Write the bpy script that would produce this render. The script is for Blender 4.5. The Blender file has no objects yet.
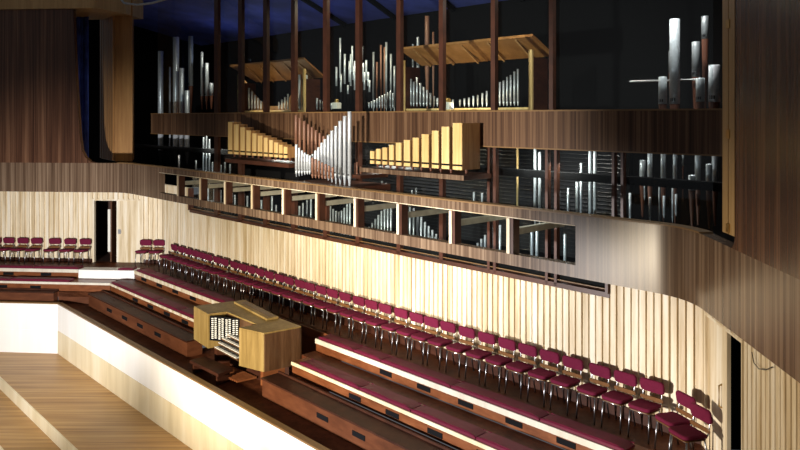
import bpy, bmesh, math, random
from mathutils import Vector, Matrix
random.seed(7)
sc = bpy.context.scene
COL = sc.collection
PI = math.pi
F = 720.0; HY = 117.0; CH = 4.8            # focal length in pixels, horizon row, eye height above the gallery floor

# ------------------------------------------------------------------ frames
class Frame:
    """wall frame: s runs along the wall, d towards the hall, z up"""
    def __init__(self, o, u, n):
        self.o = Vector((o[0], o[1], 0)); self.u = Vector((u[0], u[1], 0)).normalized(); self.n = Vector((n[0], n[1], 0)).normalized()
        self.D = -self.o.dot(self.n)       # distance of the eye's foot from the wall
    def P(self, s, d, z): 
        p = self.o + self.u*s + self.n*d; return Vector((p.x, p.y, z))
    def s(self, px, d=0.0):
        t = (px-400)/F; r = Vector((t, 1, 0)); k = (self.D-d)/(-r.dot(self.n))
        return (r*k-self.o).dot(self.u)
    def z(self, px, py, d=0.0):
        t = (px-400)/F; r = Vector((t, 1, 0)); k = (self.D-d)/(-r.dot(self.n))
        return CH-(py-HY)*k/F
    def w(self, px, wpx, d=0.0):           # metres across the view for wpx pixels there
        t = (px-400)/F; r = Vector((t, 1, 0)); k = (self.D-d)/(-r.dot(self.n))
        return wpx*k/F
    def ang(self): return math.atan2(self.u.y, self.u.x)
DM = 10.5
uM = Vector((-.684, .729, 0)).normalized()*-1; nM = Vector((-.729, -.684, 0)).normalized()
t0 = (163-400)/F; k0 = DM/(-(Vector((t0, 1, 0)).dot(nM)))
C0 = Vector((t0*k0, k0, 0))
M = Frame(C0, uM, nM)
aL = math.radians(5)
L = Frame(C0, (math.cos(aL), -math.sin(aL)), (-math.sin(aL), -math.cos(aL)))
t1 = (703-400)/F; k1 = DM/(-(Vector((t1, 1, 0)).dot(nM)))
C1 = Vector((t1*k1, k1, 0))
R = Frame(C1, (-.0693, -.9976), (-.9976, .0693))
SR = (C1-C0).dot(M.u)                       # length of the long wall

def isect(A, da, B, db):
    a = A.o+A.n*da; b = B.o+B.n*db
    den = A.u.x*B.u.y-A.u.y*B.u.x
    k = ((b.x-a.x)*B.u.y-(b.y-a.y)*B.u.x)/den
    return a+A.u*k

# ------------------------------------------------------------------ materials
def newmat(name):
    m = bpy.data.materials.new(name); m.use_nodes = True
    nt = m.node_tree; return m, nt, nt.nodes, nt.links, nt.nodes['Principled BSDF']
def plain(name, col, rough=.5, metal=0, spec=.5, noise=0, nscale=8):
    m, nt, N, K, b = newmat(name)
    b.inputs['Base Color'].default_value = (*col, 1); b.inputs['Roughness'].default_value = rough
    b.inputs['Metallic'].default_value = metal; b.inputs['Specular IOR Level'].default_value = spec
    if noise:
        tc = N.new('ShaderNodeTexCoord'); nz = N.new('ShaderNodeTexNoise'); nz.inputs['Scale'].default_value = nscale
        nz.inputs['Detail'].default_value = 4
        mx = N.new('ShaderNodeValToRGB'); e = mx.color_ramp.elements
        e[0].position = .3; e[1].position = .7
        e[0].color = (*[c*(1-noise) for c in col], 1); e[1].color = (*[min(1, c*(1+noise)) for c in col], 1)
        K.new(tc.outputs['Object'], nz.inputs['Vector']); K.new(nz.outputs['Fac'], mx.inputs[0]); K.new(mx.outputs[0], b.inputs['Base Color'])
    return m
def wood(name, c0, c1, c2, rough=.4, scale=(14, 14, .5), coarse=None, rot=0, spec=.5, bump=0, streak=.5):
    """timber: fine grain noise stretched along one axis, plus a broad board-to-board variation"""
    m, nt, N, K, b = newmat(name)
    tc = N.new('ShaderNodeTexCoord')
    mp = N.new('ShaderNodeMapping'); mp.vector_type = 'POINT'
    mr = N.new('ShaderNodeMapping'); mr.inputs['Rotation'].default_value = (0, 0, rot)
    K.new(tc.outputs['Object'], mr.inputs['Vector']); K.new(mr.outputs[0], mp.inputs['Vector'])
    mp.inputs['Scale'].default_value = scale
    nz = N.new('ShaderNodeTexNoise'); nz.inputs['Scale'].default_value = 1; nz.inputs['Detail'].default_value = 5; nz.inputs['Roughness'].default_value = .65
    K.new(mp.outputs[0], nz.inputs['Vector'])
    mp2 = N.new('ShaderNodeMapping'); cs = coarse or tuple(v*.22 for v in scale); mp2.inputs['Scale'].default_value = cs
    K.new(mr.outputs[0], mp2.inputs['Vector'])
    n2 = N.new('ShaderNodeTexNoise'); n2.inputs['Scale'].default_value = 1; n2.inputs['Detail'].default_value = 2
    K.new(mp2.outputs[0], n2.inputs['Vector'])
    mix = N.new('ShaderNodeMix'); mix.data_type = 'FLOAT'; mix.inputs[0].default_value = streak
    K.new(nz.outputs['Fac'], mix.inputs[2]); K.new(n2.outputs['Fac'], mix.inputs[3])
    rp = N.new('ShaderNodeValToRGB'); rp.color_ramp.elements[0].position = .36; rp.color_ramp.elements[0].color = (*c0, 1)
    rp.color_ramp.elements[1].position = .64; rp.color_ramp.elements[1].color = (*c2, 1)
    e = rp.color_ramp.elements.new(.5); e.color = (*c1, 1)
    K.new(mix.outputs[0], rp.inputs[0]); K.new(rp.outputs[0], b.inputs['Base Color'])
    b.inputs['Roughness'].default_value = rough; b.inputs['Specular IOR Level'].default_value = spec
    return m
m_walnut = wood('walnut_veneer', (.036, .013, .006), (.085, .036, .018), (.18, .090, .048), .27, (26, 26, .3), (7, 7, .1), streak=.45, spec=.5)
m_sheen = wood('sheen_veneer', (.062, .034, .019), (.140, .088, .055), (.26, .18, .118), .27, (30, 30, .3), (16, 16, .1), streak=.5)  # lighter, greyer copy of the wall veneer, its sheen painted into the colour
m_band = wood('band_veneer', (.040, .018, .009), (.100, .050, .026), (.20, .115, .062), .45, (30, 30, .3), (16, 16, .1), streak=.5, spec=.25)
m_pine = wood('pale_pine', (.50, .37, .20), (.72, .60, .41), (.86, .79, .65), .5, (9, 9, .7), (6, 6, .15), streak=.5)
m_stage = wood('stage_oak', (.32, .16, .05), (.48, .265, .09), (.60, .37, .15), .45, (.5, 24, 1), (.25, 9, 1), streak=.5)
m_white = wood('white_panel', (.86, .84, .78), (.90, .88, .83), (.94, .93, .90), .45, (6, 6, .6), streak=.6)
m_floor = wood('gallery_parquet', (.055, .015, .006), (.105, .031, .012), (.16, .052, .020), .45, (9, 9, 9), (2, 2, 2), streak=.5, spec=.12)
m_riser = wood('riser_timber', (.13, .038, .012), (.19, .060, .020), (.25, .088, .032), .35, (3, 3, 10), streak=.4)
m_riserdark = wood('dark_riser_timber', (.075, .024, .010), (.11, .036, .015), (.15, .052, .022), .35, (3, 3, 10), streak=.4)
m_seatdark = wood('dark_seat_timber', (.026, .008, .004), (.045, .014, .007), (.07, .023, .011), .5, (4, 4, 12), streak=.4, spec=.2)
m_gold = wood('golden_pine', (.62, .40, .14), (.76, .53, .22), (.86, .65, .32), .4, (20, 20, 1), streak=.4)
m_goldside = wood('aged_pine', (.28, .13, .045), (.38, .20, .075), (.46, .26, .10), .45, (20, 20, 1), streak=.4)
m_roofply = wood('canopy_ply', (.22, .09, .025), (.31, .14, .04), (.42, .20, .07), .4, (3, 3, 3), streak=.4)
m_pillar = wood('pillar_pine', (.22, .10, .028), (.30, .145, .042), (.38, .20, .065), .45, (10, 10, .6), streak=.4)
m_jamb = wood('jamb_pine', (.36, .22, .08), (.46, .29, .12), (.56, .38, .17), .45, (10, 10, .6), streak=.4)
m_console = wood('console_oak', (.20, .125, .035), (.29, .19, .06), (.39, .27, .10), .4, (12, 12, 1.0), streak=.4)
m_consoleside = wood('console_walnut', (.06, .026, .011), (.10, .048, .021), (.16, .083, .04), .33, (12, 12, 1.0), streak=.4)
m_mull = plain('mahogany_mullion', (.060, .020, .010), .4, noise=.25, nscale=5)
m_edge = wood('edge_cream', (.56, .50, .40), (.66, .60, .49), (.74, .69, .58), .5, (6, 6, .6), streak=.6)
m_cap = plain('brown_capping', (.20, .11, .04), .4)
m_tin = plain('pipe_tin', (.66, .71, .76), .36, .45, noise=.12, nscale=14)
m_lead = plain('pipe_lead', (.34, .36, .38), .4, .45, noise=.15, nscale=14)
m_copper = plain('pipe_copper', (.21, .10, .062), .45, .1, noise=.12, nscale=14)
m_foot = plain('pipe_foot_brown', (.12, .04, .02), .5)
m_black = plain('black_paint', (.006, .006, .007), .8, spec=.1)
m_backblack = plain('chamber_black', (.003, .003, .0035), .9, spec=.1)
m_shutter = plain('shutter_slats', (.014, .014, .016), .35)
m_blue = plain('blue_ceiling', (.045, .060, .26), .8, noise=.35, nscale=1.2)
m_curtain = plain('blue_curtain', (.05, .10, .50), .8, noise=.3, nscale=3)
m_maroon = plain('burgundy_fabric', (.13, .010, .034), .85, spec=.15, noise=.12, nscale=20)
m_vinyl = plain('burgundy_vinyl', (.115, .007, .024), .48, noise=.12, nscale=10, spec=.3)
m_chrome = plain('chrome', (.75, .76, .78), .22, 1)
m_legs = plain('dark_chrome', (.30, .30, .32), .3, 1)  # chrome in one darker even tone for the chair legs
m_ply = plain('moulded_ply', (.17, .075, .025), .4, noise=.2, nscale=20)
m_ivory = plain('ivory', (.80, .78, .70), .4)
m_key = plain('black_key', (.015, .013, .012), .35)
m_brass = plain('brass', (.55, .36, .12), .35, .9)
m_steel = plain('brushed_steel', (.6, .6, .6), .35, .9)
m_glass = bpy.data.materials.new('window_glass'); m_glass.use_nodes = True
nt = m_glass.node_tree; nt.nodes.clear()
go = nt.nodes.new('ShaderNodeOutputMaterial'); gm = nt.nodes.new('ShaderNodeMixShader'); gt = nt.nodes.new('ShaderNodeBsdfTransparent')
gg = nt.nodes.new('ShaderNodeBsdfGlossy'); lw = nt.nodes.new('ShaderNodeLayerWeight'); lw.inputs[0].default_value = .5; pw = nt.nodes.new('ShaderNodeMath'); pw.operation = 'POWER'; pw.inputs[1].default_value = 5; gf = nt.nodes.new('ShaderNodeMath'); gf.operation = 'MULTIPLY_ADD'; gf.inputs[1].default_value = .6; gf.inputs[2].default_value = .03; nt.links.new(lw.outputs['Facing'], pw.inputs[0]); nt.links.new(pw.outputs[0], gf.inputs[0])
gt.inputs[0].default_value = (.86, .90, .90, 1); gg.inputs['Roughness'].default_value = .02
nt.links.new(gf.outputs[0], gm.inputs[0]); nt.links.new(gt.outputs[0], gm.inputs[1]); nt.links.new(gg.outputs[0], gm.inputs[2]); nt.links.new(gm.outputs[0], go.inputs[0])

m_greybeam = plain('grey_beam', (.34, .32, .24), .6, noise=.15)

# ------------------------------------------------------------------ mesh helpers
def obj(name, bm, mat, parent=None, smooth=False, bevel=0, loc=None):
    me = bpy.data.meshes.new(name)
    bmesh.ops.recalc_face_normals(bm, faces=bm.faces)
    bm.to_mesh(me); bm.free()
    for m in (mat if isinstance(mat, (list, tuple)) else [mat]): me.materials.append(m)
    if smooth:
        for p in me.polygons: p.use_smooth = True
    o = bpy.data.objects.new(name, me); COL.objects.link(o)
    if parent: o.parent = parent
    if loc is not None: o.location = loc
    if smooth == 'auto':
        me.set_sharp_from_angle(angle=math.radians(32))
    if bevel:
        md = o.modifiers.new('bevel', 'BEVEL'); md.width = bevel; md.segments = 2; md.limit_method = 'ANGLE'
    return o
def empty(name, label, cat, loc=(0, 0, 0), rz=0, group=None):
    o = bpy.data.objects.new(name, None); COL.objects.link(o); o.empty_display_size = .1
    o.location = loc; o.rotation_euler = (0, 0, rz); o['label'] = label; o['category'] = cat
    if group: o['group'] = group
    return o
def tag(o, label, cat, group=None, kind=None):
    o['label'] = label; o['category'] = cat
    if group: o['group'] = group
    if kind: o['kind'] = kind
    return o
def struct(o, label=None, cat=None):
    o['kind'] = 'structure'
    if label: o['label'] = label
    if cat: o['category'] = cat
    return o
def hexa(bm, pts):
    """8 points: bottom 4 then top 4"""
    v = [bm.verts.new(p) for p in pts]
    fs = []
    for f in ((3, 2, 1, 0), (4, 5, 6, 7), (0, 1, 5, 4), (1, 2, 6, 5), (2, 3, 7, 6), (3, 0, 4, 7)): fs.append(bm.faces.new([v[i] for i in f]))
    return fs
def fbox(bm, fr, s0, s1, d0, d1, z0, z1):
    return hexa(bm, [fr.P(s0, d0, z0), fr.P(s1, d0, z0), fr.P(s1, d1, z0), fr.P(s0, d1, z0), fr.P(s0, d0, z1), fr.P(s1, d0, z1), fr.P(s1, d1, z1), fr.P(s0, d1, z1)])
def box(bm, x0, x1, y0, y1, z0, z1):
    return hexa(bm, [(x0, y0, z0), (x1, y0, z0), (x1, y1, z0), (x0, y1, z0), (x0, y0, z1), (x1, y0, z1), (x1, y1, z1), (x0, y1, z1)])
def prism(bm, pts, z0, z1):
    a = [bm.verts.new((p[0], p[1], z0)) for p in pts]; b = [bm.verts.new((p[0], p[1], z1)) for p in pts]
    bm.faces.new(a); bm.faces.new(b); n = len(pts)
    for i in range(n): bm.faces.new((a[i], a[(i+1) % n], b[(i+1) % n], b[i]))
def panel(bm, fr, poly, d0, d1):
    """polygon of (s, z) extruded from depth d0 to d1"""
    a = [bm.verts.new(fr.P(s, d0, z)) for s, z in poly]; b = [bm.verts.new(fr.P(s, d1, z)) for s, z in poly]
    bm.faces.new(a); bm.faces.new(b); n = len(poly)
    for i in range(n): bm.faces.new((a[i], a[(i+1) % n], b[(i+1) % n], b[i]))
def lathe(bm, prof, seg=14, c=(0, 0)):
    rings = []
    for r, z in prof:
        rings.append([bm.verts.new((c[0]+r*math.cos(2*PI*i/seg), c[1]+r*math.sin(2*PI*i/seg), z)) for i in range(seg)])
    for a, b in zip(rings, rings[1:]):
        for i in range(seg): bm.faces.new((a[i], a[(i+1) % seg], b[(i+1) % seg], b[i]))
    bm.faces.new(rings[0]); bm.faces.new(rings[-1])
def tube(bm, pts, r, seg=8):
    pts = [Vector(p) for p in pts]; rings = []
    for i, p in enumerate(pts):
        t = (pts[min(i+1, len(pts)-1)]-pts[max(i-1, 0)]).normalized()
        a = t.cross(Vector((0, 0, 1)))
        if a.length < .1: a = t.cross(Vector((0, 1, 0)))
        a.normalize(); b = t.cross(a)
        rings.append([bm.verts.new(p+a*r*math.cos(2*PI*j/seg)+b*r*math.sin(2*PI*j/seg)) for j in range(seg)])
    for x, y in zip(rings, rings[1:]):
        for j in range(seg): bm.faces.new((x[j], x[(j+1) % seg], y[(j+1) % seg], y[j]))
    bm.faces.new(rings[0]); bm.faces.new(rings[-1])
def B(): return bmesh.new()
ORD = ['first', 'second', 'third', 'fourth', 'fifth', 'sixth', 'seventh', 'eighth', 'ninth', 'tenth', 'eleventh', 'twelfth', 'thirteenth', 'fourteenth', 'fifteenth', 'sixteenth', 'seventeenth', 'eighteenth', 'nineteenth', 'twentieth']
def nth(i):
    if i < 20: return ORD[i]
    tens = {2: ('twenty', 'twentieth'), 3: ('thirty', 'thirtieth'), 4: ('forty', 'fortieth')}[(i+1)//10]
    return tens[1] if (i+1) % 10 == 0 else tens[0]+'-'+ORD[(i+1) % 10-1]

# ------------------------------------------------------------------ SETTING: floors
def plan(dL, dM, dR=None):
    return isect(L, dL, M, dM)
LEFT = -12.0     # far-left s on L
def lpt(d): return L.P(LEFT, d, 0)
ROW = [(1.20, 1.17), (1.78, 1.94), (2.10, 2.54)]   # edge offsets (left wall, long wall) of the three tiers
ZT = [0.0, -.27, -.54, -.90]
STG = (2.36, 3.25)                                 # stage wall
S_END = M.s(640, 1.17)
E1L, E2L, E3L = M.s(226, 1.17), M.s(196, 1.94), M.s(186, 2.54)      # left runs stop at the console
E1R, E2R, E3R = M.s(315, 1.17), M.s(291, 1.94), M.s(261, 2.54)      # right runs start beside it
bm = B()
pts = [lpt(-.1), isect(L, -.1, M, -.1), isect(M, -.1, R, -.1), R.P(9, -.1, 0), R.P(9, 2.6, 0), M.P(S_END+.6, 3.2, 0), M.P(S_END, 1.17-.42, 0), isect(L, ROW[0][0]-.42, M, ROW[0][1]-.42), lpt(ROW[0][0]-.42)]
prism(bm, [(p.x, p.y) for p in pts], -.2, 0)
struct(obj('floor', bm, m_floor), 'dark polished timber gallery floor under the rows of chairs', 'floor')
for i in (0, 1):
    a0, a1 = ROW[i]; b0, b1 = ROW[i+1]
    for (x0, x1) in (('c', (E2L, E3L)[i]), ((E1R, E2R)[i], S_END)):
        bm = B()
        if x0 == 'c': bb = (b0-.42, b0-.26)[i]; bb = max(bb, a0+.02); pp = [lpt(a0-.04), isect(L, a0-.04, M, a1-.04), M.P(x1, a1-.04, 0), M.P(x1, b1-.42, 0), isect(L, bb, M, b1-.42), lpt(bb)]
        else: pp = [M.P(x0, a1, 0), M.P(x1, a1, 0), M.P(x1, b1-.42, 0), M.P(x0, b1-.42, 0)]
        prism(bm, [(p.x, p.y) for p in pp], ZT[i+1]-.15, ZT[i+1])
        struct(obj('floor', bm, m_floor), 'narrow dark timber tread of the %s choir tier %s the console' % (ORD[i], 'left of' if x0 == 'c' else 'right of'), 'floor')
bm = B()
pp = [lpt(ROW[2][0]-.6), isect(L, ROW[2][0]-.6, M, ROW[2][1]-.45), M.P(E3L-.4, ROW[2][1]-.45, 0), M.P(E3L-.4, .72, 0), M.P(E3R+.3, .72, 0), M.P(E3R+.3, ROW[2][1]-.3, 0), M.P(S_END, ROW[2][1]-.3, 0), M.P(S_END, STG[1]-.101, 0), isect(L, STG[0]-.101, M, STG[1]-.101), lpt(STG[0]-.101)]
prism(bm, [(p.x, p.y) for p in pp], -1.1, ZT[3])
struct(obj('floor', bm, m_floor), 'lowest dark timber floor behind the white stage wall, carrying the console', 'floor')
bm = B(); fbox(bm, M, E3L-.4, E3R+.3, .69, .72, ZT[3], -.201); struct(obj('wall_alcove', bm, m_riser), 'dark timber wall of the recess behind the organ console', 'wall')
bm = B(); fbox(bm, M, E1L-.02, E1R+.02, .70, .79, -.2, 0); struct(obj('trim_17', bm, m_riser), 'timber floor edge of the gallery behind the organ console', 'edge')
# stage wall: two courses of panels with a joint, brown capping on top
def stagewall(pa, pb, name, label, low):
    d = (pb-pa).normalized(); n = Vector((d.y, -d.x, 0))
    if n.dot(-pa) < 0: n = -n
    def slab(a, b, z0, z1, bm):
        q = [pa+n*a, pb+n*a, pb+n*b, pa+n*b]; prism(bm, [(p.x, p.y) for p in q], z0, z1)
    bm = B(); slab(0, -.10, -1.56, -.785, bm); slab(-.012, -.08, -2.27, -.785, bm)
    w = struct(obj(name, bm, m_white), label, 'wall')
    bm = B(); slab(0, -.10, -2.27, -1.575, bm); obj('lower_panel', bm, low, w)
    bm = B(); slab(.014, -.125, -.785, -.75, bm); obj('capping', bm, m_cap, w)
cst = isect(L, STG[0], M, STG[1])
stagewall(lpt(STG[0]), cst, 'wall_stage_end', 'white panelled stage wall running across the far left end', m_white)
m_lower = wood('cream_panel', (.66, .55, .34), (.76, .65, .43), (.84, .75, .55), .45, (6, 6, .6), streak=.6)
stagewall(cst, M.P(22, STG[1], 0), 'wall_stage_side', 'white panelled stage wall with cream lower course beside the oak stage', m_lower)
# stage floors (two levels) and the riser between
def stage(D0, D1, z0, z1, name, label, mat=m_stage):
    bm = B(); a = DM-D0; b = DM-D1
    pa = L.P(LEFT, STG[0], 0); 
    pp = [isect(L, STG[0], M, a), M.P(22, a, 0), M.P(22, b, 0), isect(L, STG[0], M, b)]
    prism(bm, [(p.x, p.y) for p in pp], z0, z1)
    return struct(obj(name, bm, mat), label, 'floor')
stage(7.25, 5.475, -2.6, -2.26, 'floor', 'upper oak strip stage floor against the white wall')
stage(5.475, 4.53, -2.9, -2.59, 'floor', 'middle oak stage step below the pale riser')
stage(4.53, -2.0, -3.2, -2.92, 'floor', 'lowest oak stage floor in the bottom left corner')
stage(5.478, 5.455, -2.588, -2.262, 'trim_1', 'pale timber riser edging the upper oak stage floor', m_lower)
stage(4.535, 4.51, -2.918, -2.592, 'trim_2', 'pale timber riser at the bottom left corner of the stage', m_lower)

# ------------------------------------------------------------------ SETTING: ribbed timber walls
def ribs(bm, fr, s0, s1, zf, pitch=.128, groove=.034, deep=.036, z0=0):
    """boards with vertical grooves; zf(s) gives the top"""
    n = max(1, round((s1-s0)/pitch)); w = (s1-s0)/n
    for i in range(n):
        a = s0+i*w; b = a+w; z1 = zf((a+b)/2)
        d = deep+random.uniform(-.004, .004)
        prof = [(a, 0), (a+groove*.75, 0), (a+groove, d), (b-.004, d), (b, 0)]
        v0 = [bm.verts.new(fr.P(s, dd, z0)) for s, dd in prof]; v1 = [bm.verts.new(fr.P(s, dd, z1)) for s, dd in prof]
        for j in range(4): bm.faces.new((v0[j], v0[j+1], v1[j+1], v1[j]))
        b0 = bm.verts.new(fr.P(a, -.08, z1)); b1 = bm.verts.new(fr.P(b, -.08, z1))
        bm.faces.new([v1[0], v1[1], v1[2], v1[3], v1[4], b1, b0])
gs0 = M.s(190); gs1 = M.s(610)
bm = B()
ribs(bm, M, 0, gs0, lambda s: 2.60); ribs(bm, M, gs0, gs1, lambda s: 1.86); ribs(bm, M, gs1, SR, lambda s: 2.60)
struct(obj('wall_back', bm, m_pine), 'long ribbed pale timber wall behind the row of chairs', 'wall')
dl0 = L.s(95); dl1 = L.s(117); dl2 = L.s(144)
bm = B()
ribs(bm, L, LEFT, dl0-.06, lambda s: 2.60, pitch=.17, groove=.06, deep=.055); ribs(bm, L, dl0-.06, dl2, lambda s: 2.60, z0=2.09, pitch=.17, groove=.06, deep=.055); ribs(bm, L, dl2, 0, lambda s: 2.60, pitch=.17, groove=.06, deep=.055)
struct(obj('wall_left', bm, m_pine), 'ribbed pale timber wall at the far left end, around a dark doorway', 'wall')
# far-left door: dark opening with leaf ajar, and a closed flush leaf beside it
bm = B(); fbox(bm, L, dl1, dl2-.04, -.02, .03, 0.01, 2.04)
door = struct(obj('door_1', bm, m_pine), 'closed flush pale door leaf right of the dark doorway', 'door')
bm = B(); fbox(bm, L, dl1+.06, dl1+.16, .03, .055, .95, 1.1); obj('push_plate', bm, m_steel, door)
bm = B(); fbox(bm, L, dl0-.06, dl0, -.05, .06, 0, 2.09); fbox(bm, L, dl0, dl2, -.05, .06, 2.04, 2.09); fbox(bm, L, dl2-.04, dl2, -.05, .06, 0, 2.04)
struct(obj('trim_3', bm, m_pine), 'pale timber frame around the far left doorway', 'frame')
bm = B(); fbox(bm, L, L.s(110.5)-.02, L.s(110.5)+.03, -.75, -.03, .01, 2.02)
leaf = struct(obj('door_2', bm, m_walnut), 'dark door leaf standing ajar in the far left doorway', 'door')
bm = B(); fbox(bm, L, L.s(109)-.03, L.s(109)+.05, -.04, .02, .35, 1.75); obj('pull_bar', bm, m_ivory, leaf)
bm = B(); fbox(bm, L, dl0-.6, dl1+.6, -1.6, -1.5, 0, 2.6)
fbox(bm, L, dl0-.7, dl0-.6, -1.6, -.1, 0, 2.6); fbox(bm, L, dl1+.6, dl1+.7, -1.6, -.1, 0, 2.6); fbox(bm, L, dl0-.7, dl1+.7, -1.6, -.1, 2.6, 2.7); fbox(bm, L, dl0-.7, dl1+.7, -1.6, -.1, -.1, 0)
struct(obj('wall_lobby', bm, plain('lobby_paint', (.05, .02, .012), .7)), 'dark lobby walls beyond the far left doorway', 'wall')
bm = B(); fbox(bm, L, L.s(113, -1.48), L.s(117.5, -1.48), -1.49, -1.45, L.z(115, 213, -1.48), L.z(115, 200, -1.48)); tag(obj('notice_board', bm, m_gold), 'small golden board hanging in the dark lobby beyond the left doorway', 'notice board')

bm = B(); fbox(bm, L, LEFT, dl0-.06, 0, .06, 0, .12); fbox(bm, L, dl2, 0, 0, .06, 0, .12); struct(obj('foot_strip_left', bm, m_seatdark), 'dark strip along the foot of the far left wall', 'skirting')  # strip of dark timber tone along the wall foot
bm = B(); fbox(bm, M, 0, SR, 0, .065, 0, .19); struct(obj('foot_strip_back', bm, m_seatdark), 'dark strip along the foot of the long ribbed wall', 'skirting')  # same dark strip, taller, along the foot of the long wall
# right wall with door
def rt(px): return R.s(px)
r0, r1 = R.s(727, .0), R.s(741.5, .04)
bm = B()
ribs(bm, R, 0, rt(708), lambda s: 2.60); ribs(bm, R, rt(708), r1+.03, lambda s: 2.60, z0=1.98); ribs(bm, R, r1+.03, 6, lambda s: 2.60)
struct(obj('wall_right', bm, m_pine), 'ribbed pale timber wall at the right, holding a narrow dark doorway', 'wall')
bm = B(); fbox(bm, R, rt(708), r0, -.05, .0, .01, 1.94)
door = struct(obj('door_3', bm, m_pine), 'pale timber door leaf left of the narrow dark gap in the right wall', 'door')
bm = B(); zc = R.z(721, 395)
tube(bm, [R.P(rt(722), .0, zc+.16), R.P(rt(722), .04, zc+.14), R.P(rt(722), .04, zc-.14), R.P(rt(722), .0, zc-.16)], .013)
obj('door_handle', bm, m_brass, door)
bm = B(); fbox(bm, R, rt(708), r1, -.05, .04, 1.94, 1.98); fbox(bm, R, r1-.0, r1+.03, -.06, .045, 0, 1.98)
struct(obj('trim_4', bm, m_pine), 'pale frame around the narrow dark doorway in the right wall', 'frame')
bm = B(); fbox(bm, R, rt(705), rt(744), .037, .06, 2.02, 2.06); struct(obj('trim_5', bm, m_cap), 'thin brown strip above the door in the right wall', 'trim')
bm = B(); fbox(bm, R, -.2, 3.5, -1.8, -1.7, -.1, 2.7); fbox(bm, R, rt(708)-.1, rt(708)-.02, -1.7, -.1, 0, 2.7); fbox(bm, R, r1+1.2, r1+1.3, -1.7, -.1, 0, 2.7); fbox(bm, R, -.2, 3.5, -1.8, -.1, 2.7, 2.8)
struct(obj('wall_passage', bm, m_backblack), 'black passage wall behind the narrow doorway at the right', 'wall')
bm = B()
c = [R.P(rt(757), .06, R.z(757, 352)), R.P(rt(760), .07, R.z(760, 363)), R.P(rt(765), .07, R.z(765, 369)), R.P(rt(772), .07, R.z(772, 370)), R.P(rt(778), .06, R.z(778, 367))]
tube(bm, c, .006, 6); tag(obj('loose_cable', bm, m_key), 'thin dark cable looping on the pale wall right of the doorway', 'cable')

# ------------------------------------------------------------------ SETTING: veneered parapet band (continuous, rounded corners)
DB = 1.5; DR = .66; TH = .16
def fillet(p, a, b, r, n=10):
    """round corner p between directions to a and b"""
    u = (a-p).normalized(); v = (b-p).normalized(); ang = u.angle(v); t = r/math.tan(ang/2)
    c = p+(u+v).normalized()*(r/math.sin(ang/2)); st = p+u*t-c; en = p+v*t-c; out = []
    a0 = math.atan2(st.y, st.x); a1 = math.atan2(en.y, en.x); da = (a1-a0+PI) % (2*PI)-PI
    for i in range(n+1):
        q = a0+da*i/n; out.append(c+Vector((math.cos(q), math.sin(q), 0))*r)
    return out
def bandpath(off):
    pL = L.P(LEFT-2, DB+off, 0); cLM = isect(L, DB+off, M, DB+off); cMR = isect(M, DB+off, R, DR+off); pR = R.P(9, DR+off, 0)
    return [pL]+fillet(cLM, pL, cMR, 1.2-off, 8)+fillet(cMR, cLM, pR, 1.1-off, 12)+[pR]
face = bandpath(0); back = bandpath(-TH)
ZB0, ZB1, ZB2, ZB3 = 2.47, 2.65, 3.23, 3.375
def splitpath(path, s0, s1):
    """insert points at M parameters s0, s1 on the straight run; return left part, right part, ends"""
    so = [(p-M.o).dot(M.u) for p in path]
    k = 9      # end of first fillet
    return path[:k+1], path[k+1:]
so0 = M.s(159.5, DB); so1 = M.s(575.5, DB)
fl, frr = splitpath(face, 0, 0); bl, br = splitpath(back, 0, 0)
bm = B()
def wallstrip(pf, pb, z0, z1):
    n = len(pf)
    rw = [[bm.verts.new((*p.xy, z)) for p, z in ((pf[k], z0), (pf[k], z1), (pb[k], z1), (pb[k], z0))] for k in range(n)]
    for a, b in zip(rw, rw[1:]):
        for q in range(4): bm.faces.new((a[q], a[(q+1) % 4], b[(q+1) % 4], b[q]))
    bm.faces.new(rw[0]); bm.faces.new(rw[-1])
f0 = M.P(so0, DB, 0); f1 = M.P(so1, DB, 0); b0 = M.P(so0, DB-TH, 0); b1 = M.P(so1, DB-TH, 0)
wallstrip(fl+[f0], bl+[b0], ZB0, ZB3); wallstrip([f1]+frr, [b1]+br, ZB0, ZB3)
wallstrip([f0, f1], [b0, b1], ZB0, ZB1); wallstrip([f0, f1], [b0, b1], ZB2, ZB3)
struct(obj('wall_parapet', bm, m_sheen, smooth='auto'), 'veneered timber parapet band sweeping across below the organ pipes', 'wall')
bm = B(); 
wallstrip(bandpath(.012)[3:-2], bandpath(-TH)[3:-2], ZB3, ZB3+.02)
struct(obj('trim_6', bm, m_cap), 'thin brown edging along the top of the veneered parapet', 'trim')
bm = B(); fbox(bm, M, so0, so1, DB-.02, DB+.008, ZB2-.012, ZB2); struct(obj('trim_7', bm, m_pine), 'pale lip along the top of the parapet openings', 'trim')
# posts between the parapet openings, bracket beams behind them
for i, px in enumerate([177.4, 199.8, 224.5, 251.5, 282.5, 316, 354.4, 397.5, 450, 507.6]):
    s = M.s(px, DB)
    bm = B(); fbox(bm, M, s-.02, s+.10, DB-.17, DB-.012, ZB1, ZB2)
    o = tag(obj('parapet_post', bm, m_mull), 'short brown post with pale face between parapet openings, %s from the left' % nth(i), 'post', 'posts of the parapet openings')
    bm = B(); fbox(bm, M, s-.02, s+.04, DB-.012, DB+.006, ZB1, ZB2-.025); obj('facing', bm, m_pine, o)
    bm = B(); fbox(bm, M, s, s+.09, .04, DB-.18, 2.94, 3.04)
    tag(obj('bracket_beam', bm, m_greybeam), 'pale beam running back from parapet post to the glazing, %s from the left' % nth(i), 'beam', 'beams behind the parapet openings')
# soffit between band and wall (kept dark timber)
bm = B()
q = [face[0]]+fl[1:]+frr
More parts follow.
